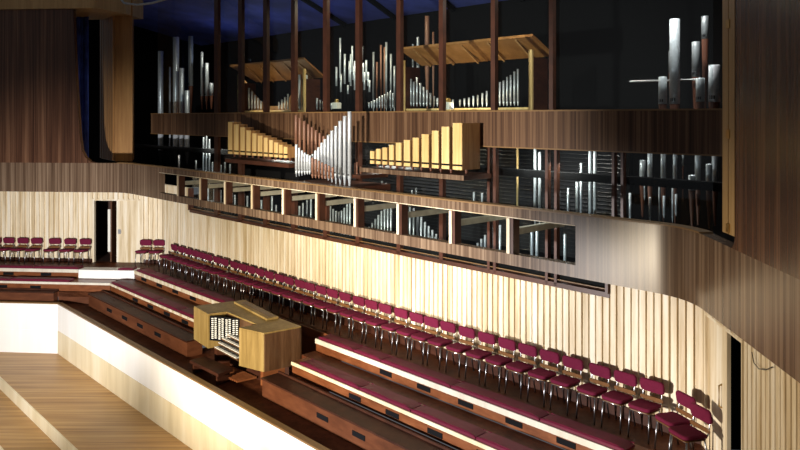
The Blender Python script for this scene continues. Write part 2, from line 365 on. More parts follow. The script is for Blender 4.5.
# ------------------------------------------------------------------ upper cladding left and right
bm.free(); bm = B()
def Ls(px, py): return (L.s(px, DB), L.z(px, py, DB))
zl = L.z(5, 8, DB)
poly = [(LEFT-2, ZB3), Ls(96, 163), Ls(90, 161.5), Ls(85, 157), Ls(81.5, 150), Ls(79.5, 135), Ls(76, 80), Ls(73, 10), (L.s(72.5, DB), 9.2), (LEFT-2, 9.2)]
poly[1] = (poly[1][0], ZB3)
panel(bm, L, poly, DB, DB-TH)
struct(obj('wall_left_upper', bm, m_walnut), 'tall dark walnut veneered wall at the upper left', 'wall')
bm = B()
j0 = R.s(735, DR); j1 = R.s(723, DR)
poly = [(j0-.10, ZB3), (9, ZB3), (9, 10), (j0, 10), (j0, ZB3+.16), (j0-.03, ZB3+.06)]
panel(bm, R, poly, DR, DR-TH)
struct(obj('wall_right_upper', bm, m_walnut), 'tall walnut veneered wall at the upper right', 'wall')
bm = B(); fbox(bm, R, (j0+j1)/2+.012, j0, DR-TH, DR+.006, ZB3+.14, 10); fbox(bm, R, j1, (j0+j1)/2-.012, DR-TH, DR+.006, ZB3+.14, 10); fbox(bm, R, j1+.01, j0-.01, DR-TH, DR-.01, ZB3+.14, 10)
jam = struct(obj('trim_8', bm, m_jamb), 'pale vertical timber jamb at the right end of the organ opening', 'jamb')
for py in (24, 134, 228):
    bm = B(); zz = R.z(729, py, DR); fbox(bm, R, (j0+j1)/2-.05, (j0+j1)/2+.05, DR+.006, DR+.016, zz-.05, zz+.05); obj('hinge', bm, m_brass, jam)
# timber soffit beam at upper left
bm = B()
q = [L.P(LEFT-2, DB+.10, 0), L.P(L.s(97, DB), DB+.10, 0), L.P(L.s(134, -.3), .3, 0), L.P(L.s(134, -.3), -1.0, 0), L.P(LEFT-2, -1.0, 0)]
zq = 8.16
prism(bm, [(p.x, p.y) for p in q], zq, zq+.7)
struct(obj('trim_9', bm, m_jamb), 'golden timber soffit along the top left of the picture', 'soffit')
bm = B(); cc = [(L.P(L.s(x, DB), DB+.2, L.z(x, y, DB+.2))) for x, y in ((120, -6), (127, 3), (140, 5), (155, 3), (172, -2), (185, -8))]
tube(bm, cc, .035, 8); tag(obj('cable_duct', bm, m_lead, smooth=True), 'grey curved conduit looping below the soffit at the top left', 'conduit')

# ------------------------------------------------------------------ organ chamber shell
bm = B()
zc = 7.85
fbox(bm, M, -6, 22, -4.6, -4.5, 0, zc+.1)
struct(obj('wall_chamber_back', bm, m_backblack), 'black back wall of the organ chamber', 'wall')
bm = B(); hexa(bm, [M.P(-6, -4.6, zc), M.P(22, -4.6, zc), M.P(22, .3, zc+1.0), M.P(-6, .3, zc+1.0), M.P(-6, -4.6, zc+.1), M.P(22, -4.6, zc+.1), M.P(22, .3, zc+1.1), M.P(-6, .3, zc+1.1)])
struct(obj('ceiling', bm, m_blue), 'deep blue sloping ceiling over the organ chamber', 'ceiling')
bm = B(); fbox(bm, M, -3.2, 22, -4.5, -.09, 1.7, 1.8); struct(obj('floor', bm, m_backblack), 'black floor of the organ chamber behind the glazing', 'floor')
bm = B(); fbox(bm, M, 18.3, 18.4, -4.5, -.1, 1.8, 9); struct(obj('wall_chamber_right', bm, m_backblack), 'black right side wall inside the organ chamber', 'wall')
bm = B(); fbox(bm, L, LEFT, -3.4, -.9, -.8, 2.6, 9); fbox(bm, M, -6, -5.9, -4.5, .3, 1.8, 9)
struct(obj('wall_chamber_left', bm, m_backblack), 'black left side wall inside the organ chamber', 'wall')
for i, s in enumerate((4.0, 6.4, 8.8, 11.2, 13.6)):
    bm = B(); hexa(bm, [M.P(s, -4.4, zc-.10), M.P(s+.12, -4.4, zc-.10), M.P(s+1.9, .1, zc+.85), M.P(s+1.78, .1, zc+.85), M.P(s, -4.4, zc+.02), M.P(s+.12, -4.4, zc+.02), M.P(s+1.9, .1, zc+1.0), M.P(s+1.78, .1, zc+1.0)])
    tag(obj('ceiling_batten', bm, m_backblack), 'dark slanting batten under the blue chamber ceiling, %s from the left' % nth(i), 'batten', 'battens under the blue ceiling')

# upper horizontal band
UD = .15
s0 = M.s(151, UD); s1 = M.s(724, UD)
zu0 = 4.8-.47*(DM-UD)/9.0; zu1 = 4.8+.085*(DM-UD)/9.0
bm = B(); fbox(bm, M, s0, s1, -.05, UD, zu0, zu1)
n = 14
band = struct(obj('wall_upper_band', bm, m_band), 'dark veneered band across the middle of the organ opening', 'wall')
bm = B(); fbox(bm, M, s0, s1, -.08, UD+.015, zu1, zu1+.025); struct(obj('trim_10', bm, m_cap), 'brown edging along the top of the middle veneered band', 'trim')
bm = B(); fbox(bm, M, s0, s1, -.04, UD+.01, zu0-.02, zu0); struct(obj('trim_11', bm, m_cap), 'brown edging along the bottom of the middle veneered band', 'trim')

# mullions: full height, double where the photo shows a pair
mi = 0
def mull(px, wpx, z0, z1, how, mat=m_mull):
    global mi
    s = M.s(px); w = max(.05, wpx*.0145*(1.0)); 
    wpx = min(wpx, 2.2+wpx*.3); sa = M.s(px-wpx/2); sb = M.s(px+wpx/2)
    bm = B(); fbox(bm, M, sa, sb, -.075, .02, z0, z1)
    o = tag(obj('glazing_mullion', bm, mat), how, 'mullion', 'mullions of the organ glazing')
    return o
for i, px in enumerate((216.5, 240.5, 265.5, 293.5, 325.5, 358, 399, 441.5, 493.5, 551.5)):
    mull(px, (5.2, 5.2, 5, 5.2, 5.6, 6, 6.2, 6.6, 6.8, 6)[i], zu1+.03, 8.70, 'tall reddish-brown mullion rising above the middle band, %s from the left' % nth(i))
for i, px in enumerate((216.5, 240.5, 265.5, 293.5, 325.5, 358, 399, 441.5)):
    mull(px, 5, 1.88, zu0-.03, 'reddish-brown mullion below the middle band, %s from the left' % nth(i))
for i, (pa, pb) in enumerate(((489, 495), (547, 556), (613.5, 622.5))):
    for k, p in enumerate((pa, pb)):
        mull(p, 2.6, 1.88 if i < 2 else 2.62, zu0-.03, 'slim %s mullion of the %s pair below the middle band' % (('left', 'right')[k], ('leftmost', 'middle', 'rightmost')[i]))
# sill and transoms of the lower glazing
bm = B(); fbox(bm, M, gs0, gs1, -.16, .02, 1.86, 1.94); fbox(bm, M, gs1-.05, gs1, -.1, .07, 1.93, 2.6); fbox(bm, M, gs0, gs0+.05, -.1, .07, 1.93, 2.6)
struct(obj('window_1', bm, m_mull), 'dark sill and ends of the glazing below the parapet', 'window sill')
# stub rails framing each lower pane
bm = B(); fbox(bm, M, gs0+.05, gs1-.05, -.03, .01, 1.985, 1.997); struct(obj('trim_13', bm, m_cap), 'thin brown glazing bead above the dark sill', 'bead')
bm = B(); fbox(bm, M, -4, 18.3, -.35, -.2, 3.70, 3.83)
struct(obj('trim_14', bm, m_backblack), 'brown rail across the glazing between the parapet and the middle band', 'rail')
# glass panes
bm = B()
panel(bm, M, [(gs0, 1.93), (gs1, 1.93), (gs1, zu0-.03), (gs0, zu0-.03)], -.085, -.079)
panel(bm, M, [(gs1+.02, 2.62), (18.0, 2.62), (18.0, zu0-.03), (gs1+.02, zu0-.03)], -.085, -.079)
struct(obj('window_2', bm, m_glass), 'glass between the parapet and the middle band', 'glass')
bm = B(); panel(bm, M, [(s0, zu1+.03), (18.0, zu1+.03), (18.0, 9), (s0, 9)], -.085, -.079)
struct(obj('window_3', bm, m_glass), 'glass above the middle band in front of the organ', 'glass')

# left end: pillar and blue curtain behind the opening
pa = L.P(L.s(115, -.1), -.1, 0); pb = L.P(L.s(132.5, -.1), -.1, 0); back_l = L.P(L.s(101.5, -1.6), -1.6, 0); 
rb = L.P(L.s(134, -1.6), -1.6, 0)
bm = B(); prism(bm, [(pa.x, pa.y), (pb.x, pb.y), (rb.x, rb.y), (back_l.x, back_l.y)], 3.33, 9)
pil = tag(obj('timber_pillar', bm, m_pillar), 'golden timber pillar with slatted side left of the organ pipes', 'pillar')
d = (back_l-pa); ln = d.length; d.normalize(); nn = Vector((d.y, -d.x, 0)); nn = -nn if nn.dot(-pa) < 0 else nn
bm = B()
for i in range(7):
    a = pa+d*(ln*(i+.15)/7); b = pa+d*(ln*(i+.75)/7)
    prism(bm, [(a.x, a.y), (b.x, b.y), ((b+nn*.07).x, (b+nn*.07).y), ((a+nn*.07).x, (a+nn*.07).y)], 3.36, 9)
obj('side_slats', bm, m_pillar, pil)
bm = B(); n = 14
pc = []
for i in range(n+1):
    px = 66+23*i/n; p = L.P(L.s(px, -.3), -.3+.05*math.sin(i*1.1), 0); pc.append(p)
for i in range(n):
    a, b = pc[i], pc[i+1]; off = Vector((0, .02, 0))
    v = [bm.verts.new((*q.xy, z)) for z in (3.2, 9) for q in (a, b)]
    bm.faces.new((v[0], v[1], v[3], v[2]))
cu = obj('blue_curtain', bm, m_curtain, smooth=True); md = cu.modifiers.new('thick', 'SOLIDIFY'); md.thickness = .02
tag(cu, 'deep blue curtain hanging between the walnut wall and the timber pillar', 'curtain')

# swell shutters
sa = M.s(345, -1.3); sb = M.s(621, -1.0)
def shutters(sa, sb, z0, z1, d, label):
    n = int((z1-z0)/.075); bm = B()
    for i in range(n):
        z = z0+i*.075
        hexa(bm, [M.P(sa, d-.02, z), M.P(sb, d-.02, z), M.P(sb, d+.03, z), M.P(sa, d+.03, z), M.P(sa, d-.045, z+.058), M.P(sb, d-.045, z+.058), M.P(sb, d-.03, z+.058), M.P(sa, d-.03, z+.058)])
    o = tag(obj('swell_shutters', bm, m_shutter), label, 'shutters')
    bm = B(); fbox(bm, M, sa-.08, sa, d-.1, d+.05, z0, z1); fbox(bm, M, sb, sb+.08, d-.1, d+.05, z0, z1); fbox(bm, M, sa, sb, d-.12, d-.10, z0, z1)
    obj('frame', bm, m_backblack, o)
shutters(sa, sb, 2.15, 4.33, -1.2, 'bank of black horizontal swell shutters behind the right-hand glazing')

# ------------------------------------------------------------------ PIPES
PIPES = 0
def pipe(px, wpx, pt, pb, d, mat, label, group, kind='flue', foot=0.0, footmat=None, name='organ_pipe'):
    """round metal pipe: px centre, width in pixels and heights pt..pb read on plane d"""
    s = M.s(px, d); r = M.w(px, wpx, d)/2; zt = M.z(px, pt, d); zb = M.z(px, pb, d)
    base = M.P(s, d, zb); H = zt-zb
    big = wpx >= 2.5
    bm = B(); seg = 14 if big else 8
    e = r*.12
    lathe(bm, [(r, 0), (r, H-.01), (r-e, H), (r-e, H-.03)] if big else [(r, 0), (r, H)], seg)
    fh = foot if foot else min(.35, H*.22)
    o = obj(name, bm, mat, smooth=False, loc=base)
    for p in o.data.polygons:
        if len(p.vertices) == 4: p.use_smooth = True
    tag(o, label, 'organ pipe', group)
    bm = B(); lathe(bm, [(r*.25, -fh), (r*.96, -.012), (r*.96, 0)], seg); obj('foot', bm, footmat or mat, o, smooth=False)
    if big:
        # mouth facing the hall
        bm = B(); a = math.atan2(M.n.y, M.n.x)
        for sg in range(1):
            q = []
            for t in (-.55, 0, .55): q.append((math.cos(a+t)*r*1.02, math.sin(a+t)*r*1.02))
            zz = r*.5
            v = [bm.verts.new((x, y, z)) for z in (zz, zz+r*.7) for x, y in q]
            bm.faces.new((v[0], v[1], v[4], v[3])); bm.faces.new((v[1], v[2], v[5], v[4]))
        m = obj('mouth', bm, m_black, o); mm = m.modifiers.new('t', 'SOLIDIFY'); mm.thickness = .004
    return o
def boxpipe(px0, px1, pt, pb, d, label, group, mat=None, side=None, depth=.30, mouth=True, name='wooden_organ_pipe'):
    s0 = M.s(px0, d); s1 = M.s(px1, d); zt = M.z(px0, pt, d); zb = M.z(px0, pb, d)
    g = (s1-s0)*.30
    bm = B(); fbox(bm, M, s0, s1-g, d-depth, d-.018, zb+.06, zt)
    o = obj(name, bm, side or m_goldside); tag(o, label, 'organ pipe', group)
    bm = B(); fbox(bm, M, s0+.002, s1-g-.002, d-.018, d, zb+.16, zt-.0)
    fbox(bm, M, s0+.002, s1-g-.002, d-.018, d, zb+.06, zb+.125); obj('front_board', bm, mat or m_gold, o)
    if mouth:
        bm = B(); fbox(bm, M, s0+.004, s1-g-.004, d-.018, d-.006, zb+.125, zb+.16); obj('mouth', bm, m_black, o)
    bm = B(); c = M.P((s0+s1-g)/2, d-depth/2, 0); lathe(bm, [(.02, zb-.02), (.035, zb+.06)], 8, (c.x, c.y)); obj('foot', bm, m_foot, o)
    return o

# golden rank left and right, standing out in front of the middle band
DG = .75
e1 = [228, 233.7, 240.3, 246.3, 252, 257.7, 263.7, 269, 274, 279, 283.7, 288.5]; t1_ = [122, 124.4, 127.3, 130.4, 133.3, 135.6, 137.6, 140, 142.4, 144.7, 146.7]
for i in range(11):
    k = (e1[i]+275)
    boxpipe(e1[i], e1[i+1], t1_[i], 117+.0775*k, DG, 'square golden wooden pipe in the left row, %s from its tall left end' % nth(i), 'golden wooden pipes of the left row', depth=.28)
bm = B(); a = M.s(226, DG); b = M.s(290, DG); zz = M.z(228, 157, DG); fbox(bm, M, a, b, .03, DG+.03, zz-.14, zz-.045)
sh = tag(obj('pipe_ledge', bm, m_mull), 'brown ledge carrying the left row of golden wooden pipes', 'ledge')
bm = B(); a2 = M.s(222, .3); fbox(bm, M, a+.3, b-.2, .03, .35, zz-.5, zz-.14); obj('windchest', bm, m_backblack, sh)
e2 = [370, 375.8, 382.4, 389, 395.7, 403.7, 412.6, 421.5, 431.7, 441.5, 452.6, 466]; t2_ = [151, 148.8, 147.5, 144.8, 142.6, 140, 137.7, 134.2, 130.6, 126.6, 123]
for i in range(11):
    k = (e2[i]+275)
    boxpipe(e2[i], e2[i+1], t2_[i], 117+.0767*k, DG, 'square golden wooden pipe in the right row, %s from its short left end' % nth(i), 'golden wooden pipes of the right row', depth=.32 if i < 10 else .5)
bm = B(); a = M.s(362, DG); b = M.s(466, DG); zz = M.z(370, 166.5, DG); fbox(bm, M, a, b, .03, DG+.05, zz-.12, zz-.03)
sh = tag(obj('pipe_ledge', bm, m_mull), 'brown ledge carrying the right row of golden wooden pipes', 'ledge')
bm = B(); fbox(bm, M, a, b, DG+.05, DG+.062, zz-.12, zz-.03); obj('edge_strip', bm, m_sheen, sh)
# central V of metal and copper pipes
xs = [300, 304.4, 308.6, 312.2, 316, 320, 323.8, 328]; ts = [117.6, 121, 124, 127, 130, 133, 136, 139]
for i, (x, t) in enumerate(zip(xs, ts)):
    pipe(x, 3.2, t, 158, .45, m_copper, 'round copper-brown pipe in the back row of the central V, %s from the left' % nth(i), 'copper pipes at the back of the V')
pipe(296.2, 3.2, 115, 146, .5, m_copper, 'tallest copper-brown pipe at the far left of the central V', 'copper pipes at the back of the V')
xs = [296.4, 299.2, 302, 304.8, 307.4, 309.8]; ts = [144.4, 147.6, 150.4, 152.6, 154.4, 155.4]
for i, (x, t) in enumerate(zip(xs, ts)):
    pipe(x, 2.6, t, 171, .95, m_tin, 'short silver pipe in the left front row of the central V, %s from the left' % nth(i), 'short silver pipes at the left of the V')
xs = [312.6, 315.6, 318.6, 321.8, 325, 328.4, 332, 336, 340.2, 344.8, 349.6]; ts = [154, 150.5, 147.2, 142.6, 139, 135, 130.5, 126, 121, 116, 111.4]
for i, (x, t) in enumerate(zip(xs, ts)):
    pipe(x, 2.8+.13*i, t, 168+.85*i, .85, m_tin, 'silver pipe in the rising right arm of the central V, %s from the left' % nth(i), 'silver pipes of the rising arm')
xs = [312.6, 315.8, 319, 322.3, 325.8, 329.2, 332.8]
for i, x in enumerate(xs):
    pipe(x, 2.9, 157.5+1.6*i, 174.5+.45*i, 1.15, m_copper, 'short copper-brown pipe at the foot of the central V, %s from the left' % nth(i), 'short copper pipes of the front row')
bm = B(); a = M.s(294, 1.1); b = M.s(352, 1.1); zz = M.z(320, 183, 1.1); fbox(bm, M, a, b, .03, 1.28, zz-.15, zz-.02)
tag(obj('pipe_ledge', bm, m_mull), 'dark ledge carrying the central V of silver and copper pipes', 'ledge')
for i, (x, t) in enumerate(((354.8, 163), (357, 162), (360.6, 166.5))):
    pipe(x, 1.6, t, 173, .7, m_copper, 'tiny copper-brown pipe just right of the central V, %s from the left' % nth(i), 'tiny copper pipes')
bm = B(); fbox(bm, M, M.s(353, .7), M.s(364, .7), .02, .8, M.z(357, 178, .7), M.z(357, 174.5, .7)); tag(obj('pipe_ledge', bm, m_mull), 'small ledge under the tiny copper pipes right of the V', 'ledge')

# big pipes behind the glazing at the left
P1 = [(160.7, 5.4, 51, 150), (170, 2, 67, 150), (176, 6, 37, 150), (181.6, 4.6, 68, 150), (187, 5, 90.5, 150)]
for i, (x, w, t, b) in enumerate(P1):
    pipe(x, w, t, b, -1.2, m_tin, 'tall grey pipe running past the band at far left, %s from the left' % nth(i), 'tall metal pipes at the left', foot=.5, footmat=m_black)
pipe(190.6, 5, 36, 86, -1.8, m_lead, 'tall grey pipe with brown foot standing behind the left group', 'tall metal pipes at the left', foot=1.0, footmat=m_foot)
for i, (x, w, t, b) in enumerate([(202, 3, 52, 96), (206.8, 4, 63, 96), (211.3, 4, 83, 95.6)]):
    pipe(x, w, t, b, -1.3, m_tin, 'grey pipe with brown foot next to the first tall mullion, %s from the left' % nth(i), 'metal pipes by the first mullion', foot=.45, footmat=m_foot)
# right-hand group above the band
for i, (x, w, t, b) in enumerate([(662.7, 8, 76.7, 104), (670, 3, 51, 73), (674.7, 10, 19, 104), (696, 8, 41.7, 77), (700.3, 8.5, 78, 101.7), (705, 7, 16, 39), (714.3, 11, 65, 102)]):
    dd = (-1.0, -1.7, -1.3, -1.6, -.9, -2.0, -1.1)[i]
    pipe(x, w, t, b, dd, m_lead if i in (3, 5, 1) else m_tin, 'fat grey pipe with brown foot at the upper right, %s from the left' % nth(i), 'fat metal pipes at the upper right', foot=(.75, .5, .75, 1.0, .75, 1.5, .8)[i], footmat=m_foot)
bm = B(); tube(bm, [M.P(M.s(630, -1.5), -1.5, M.z(630, 81.5, -1.5)), M.P(M.s(697, -1.5), -1.5, M.z(697, 79.5, -1.5))], .018, 6)
tag(obj('steel_rail', bm, m_steel), 'thin horizontal steel rail behind the fat pipes at the upper right', 'rail')
# right-hand group below the band
for i, (x, w, t, b) in enumerate([(642.5, 6, 160, 183), (650, 5, 151, 186), (663.3, 5, 150, 187), (675, 4.2, 150, 188), (683, 1.8, 150, 166), (692, 7, 175, 190), (698, 6, 149, 187.5), (709, 6, 164, 190), (715, 6, 150, 188)]):
    pipe(x, w, t, b, (-1.3, -1, -1, -1, -1.2, -.6, -.9, -.6, -.9)[i], m_tin, 'silver pipe with dark foot at the right below the band, %s from the left' % nth(i), 'silver pipes at the right below the band', foot=.6, footmat=m_foot)
for i, (x, w, t, b) in enumerate([(630, 2.4, 193, 216), (644.5, 1.2, 177, 196), (650, 2.6, 197, 217), (659.3, 1.6, 178, 222), (664, 2.4, 196, 214), (672.5, 1.6, 186, 216), (676, 2.4, 194, 212), (692, 3, 196, 206)]):
    pipe(x, w, t, b, -.75, m_tin, 'thin silver pipe low at the right just above the parapet, %s from the left' % nth(i), 'thin silver pipes low at the right')
# pipes in front of the shutters
for i, (x, w, t, b) in enumerate([(517.4, 2.2, 147, 206), (535, 3, 147, 213), (539.6, 3, 152, 213), (559, 2, 192, 213), (568, 2, 188, 214), (577, 2.8, 182, 215), (581, 2.4, 163, 216), (590, 3, 148, 217), (594.8, 3.2, 148, 218)]):
    pipe(x, w, t, b, -.7, (m_gold if i == 0 else m_tin), '%s pipe in front of the black shutters, %s from the left' % ('slim golden' if i == 0 else 'slim silver', nth(i)), 'slim pipes before the shutters')
# pipes low left between band and parapet
for i, (x, w, t, b) in enumerate([(179, 2, 155, 170), (196, 1.6, 160, 176), (203.5, 1.8, 137, 176), (206.5, 1.8, 136, 176), (209.5, 1.8, 139, 177), (212.5, 1.6, 162, 178), (217.5, 1.6, 163, 178), (221, 1.4, 165, 179), (225, 1.6, 162, 180), (230, 1.8, 164, 180), (243, 1.6, 170, 184), (268, 2, 168, 186), (382, 2, 181, 196), (386, 2, 183, 196), (412, 1.6, 190, 202), (416, 1.8, 188, 202), (474, 2.2, 192, 208), (482, 2.2, 193, 210)]):
    pipe(x, w, t, b, -.6, m_tin, 'small silver pipe seen just above the parapet, %s from the left' % nth(i), 'small silver pipes above the parapet')

# small pipes seen through the parapet openings, rank by rank
def rank(pxs, tops, pb, d, w, group, how, mat=None):
    for i, (x, t) in enumerate(zip(pxs, tops)):
        pipe(x, w, t, pb+(x-pxs[0])*.19, d, mat or m_tin, how % nth(i), group)
def lin(a, b, n): return [a+(b-a)*i/(n-1) for i in range(n)]
OPN = ['third', 'fourth', 'fifth', 'sixth', 'seventh', 'eighth', 'ninth', 'tenth', 'eleventh']
def through(k, pxs, tops, pb, d, w, mat=None):
    rank(pxs, tops, pb, d, w, 'pipes behind the %s opening' % OPN[k], 'thin silver pipe seen through the '+OPN[k]+' parapet opening from the left, %s along', mat)
through(0, [205, 208, 214.5, 217.5, 220.5], [187, 186, 189, 190, 190], 210, -.5, 2.0)
through(1, [232, 235, 241, 244, 247.5], [193, 195, 193, 194, 196], 215, -.5, 2.0)
through(2, [258, 261.5, 265, 268.5, 272, 276], [190, 200, 203, 203, 196, 205], 222, -.5, 2.0)
through(3, [290, 293, 296, 299.5, 303, 307, 311], [196, 199, 202, 206, 203, 200, 197], 228, -.55, 2.0)
through(4, lin(322, 350, 11), [196, 199, 203, 206, 209, 211, 212, 211, 208, 204, 200], 236, -.55, 1.9)
through(5, lin(366, 391, 9), [231, 227, 223, 219, 215, 211, 207, 205, 203], 246, -.6, 2.1)
through(6, lin(410, 440, 9), [207, 208, 212, 217, 222, 226, 230, 234, 237], 252, -.6, 2.2)
through(7, lin(474, 500, 8), [247, 243, 239, 235, 231, 228, 226, 225], 266, -.65, 2.4)
through(8, [532, 537, 558, 565], [226, 228, 236, 234], 275, -.7, 3.2)
for i in range(8):
    pipe(421+i*4.6, 1.8, 233+i*1.3, 255+i*.9, -.9, m_lead, 'dull grey pipe behind the silver ones in the ninth parapet opening, %s along' % nth(i), 'dull grey pipes low behind the parapet')

# ------------------------------------------------------------------ organ cases with sloping timber canopies
def case(name, label, xl, xr, yl, yr, d0, d1, zr, zb, which, arcs, leftw):
    z0 = zu1-.25; ext = .5 if which == 'left' else .06
    e = empty(name, label, 'organ case', M.P(M.s((xl+xr)/2, d0), (d0+d1)/2, z0), M.ang())
    inv = e.matrix_basis.inverted() if False else None
    def put(nm, bm, mat):
        o = obj(nm, bm, mat); bpy.context.view_layer.update(); o.parent = e; o.matrix_parent_inverse = e.matrix_world.inverted(); return o
    bpy.context.view_layer.update()
    sl, sr = M.s(xl, d0), M.s(xr, d0); zf = zr
    bm = B(); fs = hexa(bm, [M.P(sl-ext*.2, d1-.1, zb), M.P(sr+.1, d1-.1, zb), M.P(sr+.1, d0+.05, zf), M.P(sl-ext, d0+.05, zf), M.P(sl-ext*.2, d1-.1, zb+.05), M.P(sr+.1, d1-.1, zb+.05), M.P(sr+.1, d0+.05, zf+.05), M.P(sl-ext, d0+.05, zf+.05)])
    put('canopy', bm, m_roofply)
    if which == 'left':
        bm = B(); q = [(243, 112), (243, 78), (248, 84), (254, 93), (261, 101), (269, 106), (279, 106), (287, 101), (293, 93), (298, 84), (302, 76), (303, 112)]
        panel(bm, M, [(M.s(x, -1.5), M.z(x, y, -1.5)) for x, y in q], -1.5, -1.48); put('shaped_board', bm, m_goldside)
    for k in range(5):
        q = (k+.5)/5; bm = B()
        a = sl+(sr-sl)*q
        hexa(bm, [M.P(a, d1, zb-.05), M.P(a+.04, d1, zb-.05), M.P(a+.04, d0, zf-.05), M.P(a, d0, zf-.05), M.P(a, d1, zb), M.P(a+.04, d1, zb), M.P(a+.04, d0, zf-.005), M.P(a, d0, zf-.005)])
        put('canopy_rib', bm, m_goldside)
    bm = B(); fbox(bm, M, sr-.03, sr+.03, d1, d0-.06, z0, min(zf, zb)-.05); put('side_panel', bm, m_seatdark)
    bm = B(); fbox(bm, M, sl-.03, sl+.03, d1, d0-.06, z0, min(zf, zb)-.05); put('side_panel', bm, m_seatdark)
    bm = B(); fbox(bm, M, sr-.03, sr+.035, d0-.06, d0, z0, zf-.25); put('post', bm, m_gold)
    bm = B(); fbox(bm, M, sl-leftw, sl+leftw, d0-.06, d0, z0, zf-.25); put('post', bm, m_gold)
    bm = B(); fbox(bm, M, sl+.05, sr-.05, d0-.45, d0-.1, z0+.05, z0+.33); put('windchest', bm, m_consoleside)
    bm = B(); fbox(bm, M, sl+.05, sr-.05, d0-.1, d0-.07, z0+.30, z0+.345); put('front_strip', bm, m_gold)
    return e
case('organ_case', 'open timber organ case with sloping ply canopy, wider one right of centre', 402.5, 530, 48, 38, -1.1, -1.65, 6.38, 6.03, 'right', None, .035)
case('organ_case', 'open timber organ case with sloping ply canopy, smaller one left of centre', 240, 303.5, 67, 60, -1.1, -1.65, 6.38, 5.90, 'left', None, .13)
def arc(xs, ts, pb, d, w, group, how, mat=None):
    for i, (x, t) in enumerate(zip(xs, ts)): pipe(x, w, t, pb, d, mat or m_tin, how % nth(i), group, foot=.08)
arc([411, 413.8, 417, 420.4, 423.8, 427, 430.5, 434, 437.4], [79, 82, 77.5, 83, 87, 90, 93, 96, 98], 103, -1.35, 2.2, 'falling arc of pipes in the right case', 'silver pipe in the falling arc inside the right case, %s from the left')
arc([445, 449, 453], [98.5, 99, 99.5], 103, -1.4, 1.8, 'low pipes in the right case', 'tiny low pipe in the middle of the right canopied case, %s from the left')
arc([460, 464.5, 469, 473.4, 477.8, 482.4, 486.8], [99.5, 98.5, 97.5, 96, 95, 93, 91], 103, -1.35, 1.9, 'low rising pipes in the right case', 'small silver pipe low inside the right canopied case, %s from the left')
arc([500, 503.6, 507.2, 510.8, 514.5, 518], [82, 80.5, 77, 75, 71.5, 69], 102, -1.35, 2.2, 'rising arc of pipes in the right case', 'silver pipe rising by the right post of the right canopied case, %s along')
arc([246, 249, 252, 255, 258, 261, 264], [84, 88, 91.5, 95, 98, 101, 103.5], 107, -1.35, 1.9, 'falling pipes in the left case', 'small silver pipe falling inside the left canopied case, %s from the left')
arc([279, 282, 285, 288], [102, 99.5, 97, 94], 107, -1.35, 1.8, 'rising pipes in the left case', 'small silver pipe rising inside the left canopied case, %s from the left')
arc([296.3, 299.5, 306.5], [76, 74.5, 75], 107, -1.35, 2.6, 'taller pipes by the right post of the left case', 'taller silver pipe by the right post of the left case, %s along')
arc([311, 314, 317, 320, 323, 328.5, 331.5], [94, 96, 98, 100, 101.5, 103, 103], 107, -1.5, 1.8, 'small pipes right of the left case', 'small pipe right of the left canopied case, %s from the left')
# free-standing middle group
G = [(336.5, 67, 86), (340.2, 38, 78), (341, 74, 92), (344.8, 54, 84), (348, 85, 94), (349.5, 61, 82), (350.8, 54, 86), (352.2, 46, 72), (353.6, 66, 80), (354.8, 61, 90), (362, 47, 60), (363.2, 63, 82), (364.6, 72, 90), (366.3, 60, 80), (368.2, 72, 86), (369.6, 80, 92)]
for i, (x, t, b) in enumerate(G):
    pipe(x, 2.0, t, b, -1.6, m_tin, 'thin bright pipe in the cluster between the two canopied cases, %s along' % nth(i), 'thin pipes of the middle cluster', foot=.5, footmat=m_black)
G2 = [(373.5, 52), (377, 62), (381, 45), (384.6, 47), (386.4, 42), (391, 54), (394.5, 66)]
for i, (x, t) in enumerate(G2):
    pipe(x, 2.1, t, 100, -2.2, m_copper if i in (1, 3, 2) else m_lead, 'dim thin pipe right of the free cluster, %s from the left' % nth(i), 'dim pipes right of the middle cluster', foot=.4)
arc(lin(369, 393, 10), [103, 101.5, 100, 98.5, 97, 95.5, 94, 92.5, 91, 93], 105, -1.3, 1.7, 'small rising pipes by the seventh mullion', 'small silver pipe rising towards the right canopied case, %s from the left')
for i, (x, t, w) in enumerate([(413, 44, 2), (418, 37, 3), (427.3, 16, 5), (433.4, 32, 2.4)]):
    pipe(x, w, t, 66, -3.2, m_copper if i > 1 else m_lead, 'pipe rising behind the right canopy, %s from the left' % nth(i), 'pipes behind the right canopy', foot=1.2)
for px, lab in ((344.5, 'left'), (456, 'right')):
    bm = B(); s = M.s(px, -1.2); zz = M.z(px, 105, -1.2)
    fbox(bm, M, s-.10, s+.10, -1.02, -.87, zz-.1, zz+.06); o = tag(obj('small_motor', bm, m_ivory, bevel=.01), 'small cream box low behind the glass, %s one of two' % lab, 'box')
    bm = B(); c = M.P(s, -.95, 0); lathe(bm, [(.05, zz+.06), (.06, zz+.12), (.03, zz+.15)], 10, (c.x, c.y)); obj('cap', bm, m_brass, o)
# dark chest under the upper pipes
bm = B(); fbox(bm, M, M.s(152, -1), 18.0, -2.5, -1.7, 4.3, 4.62); struct(obj('trim_15', bm, m_foot), 'dark windchest beam behind the middle band', 'beam')
# chest for lower pipes
bm = B(); fbox(bm, M, .5, 17.8, -1.0, -.35, 1.8, 1.93); struct(obj('trim_16', bm, m_black), 'dark windchest behind the parapet openings', 'beam')

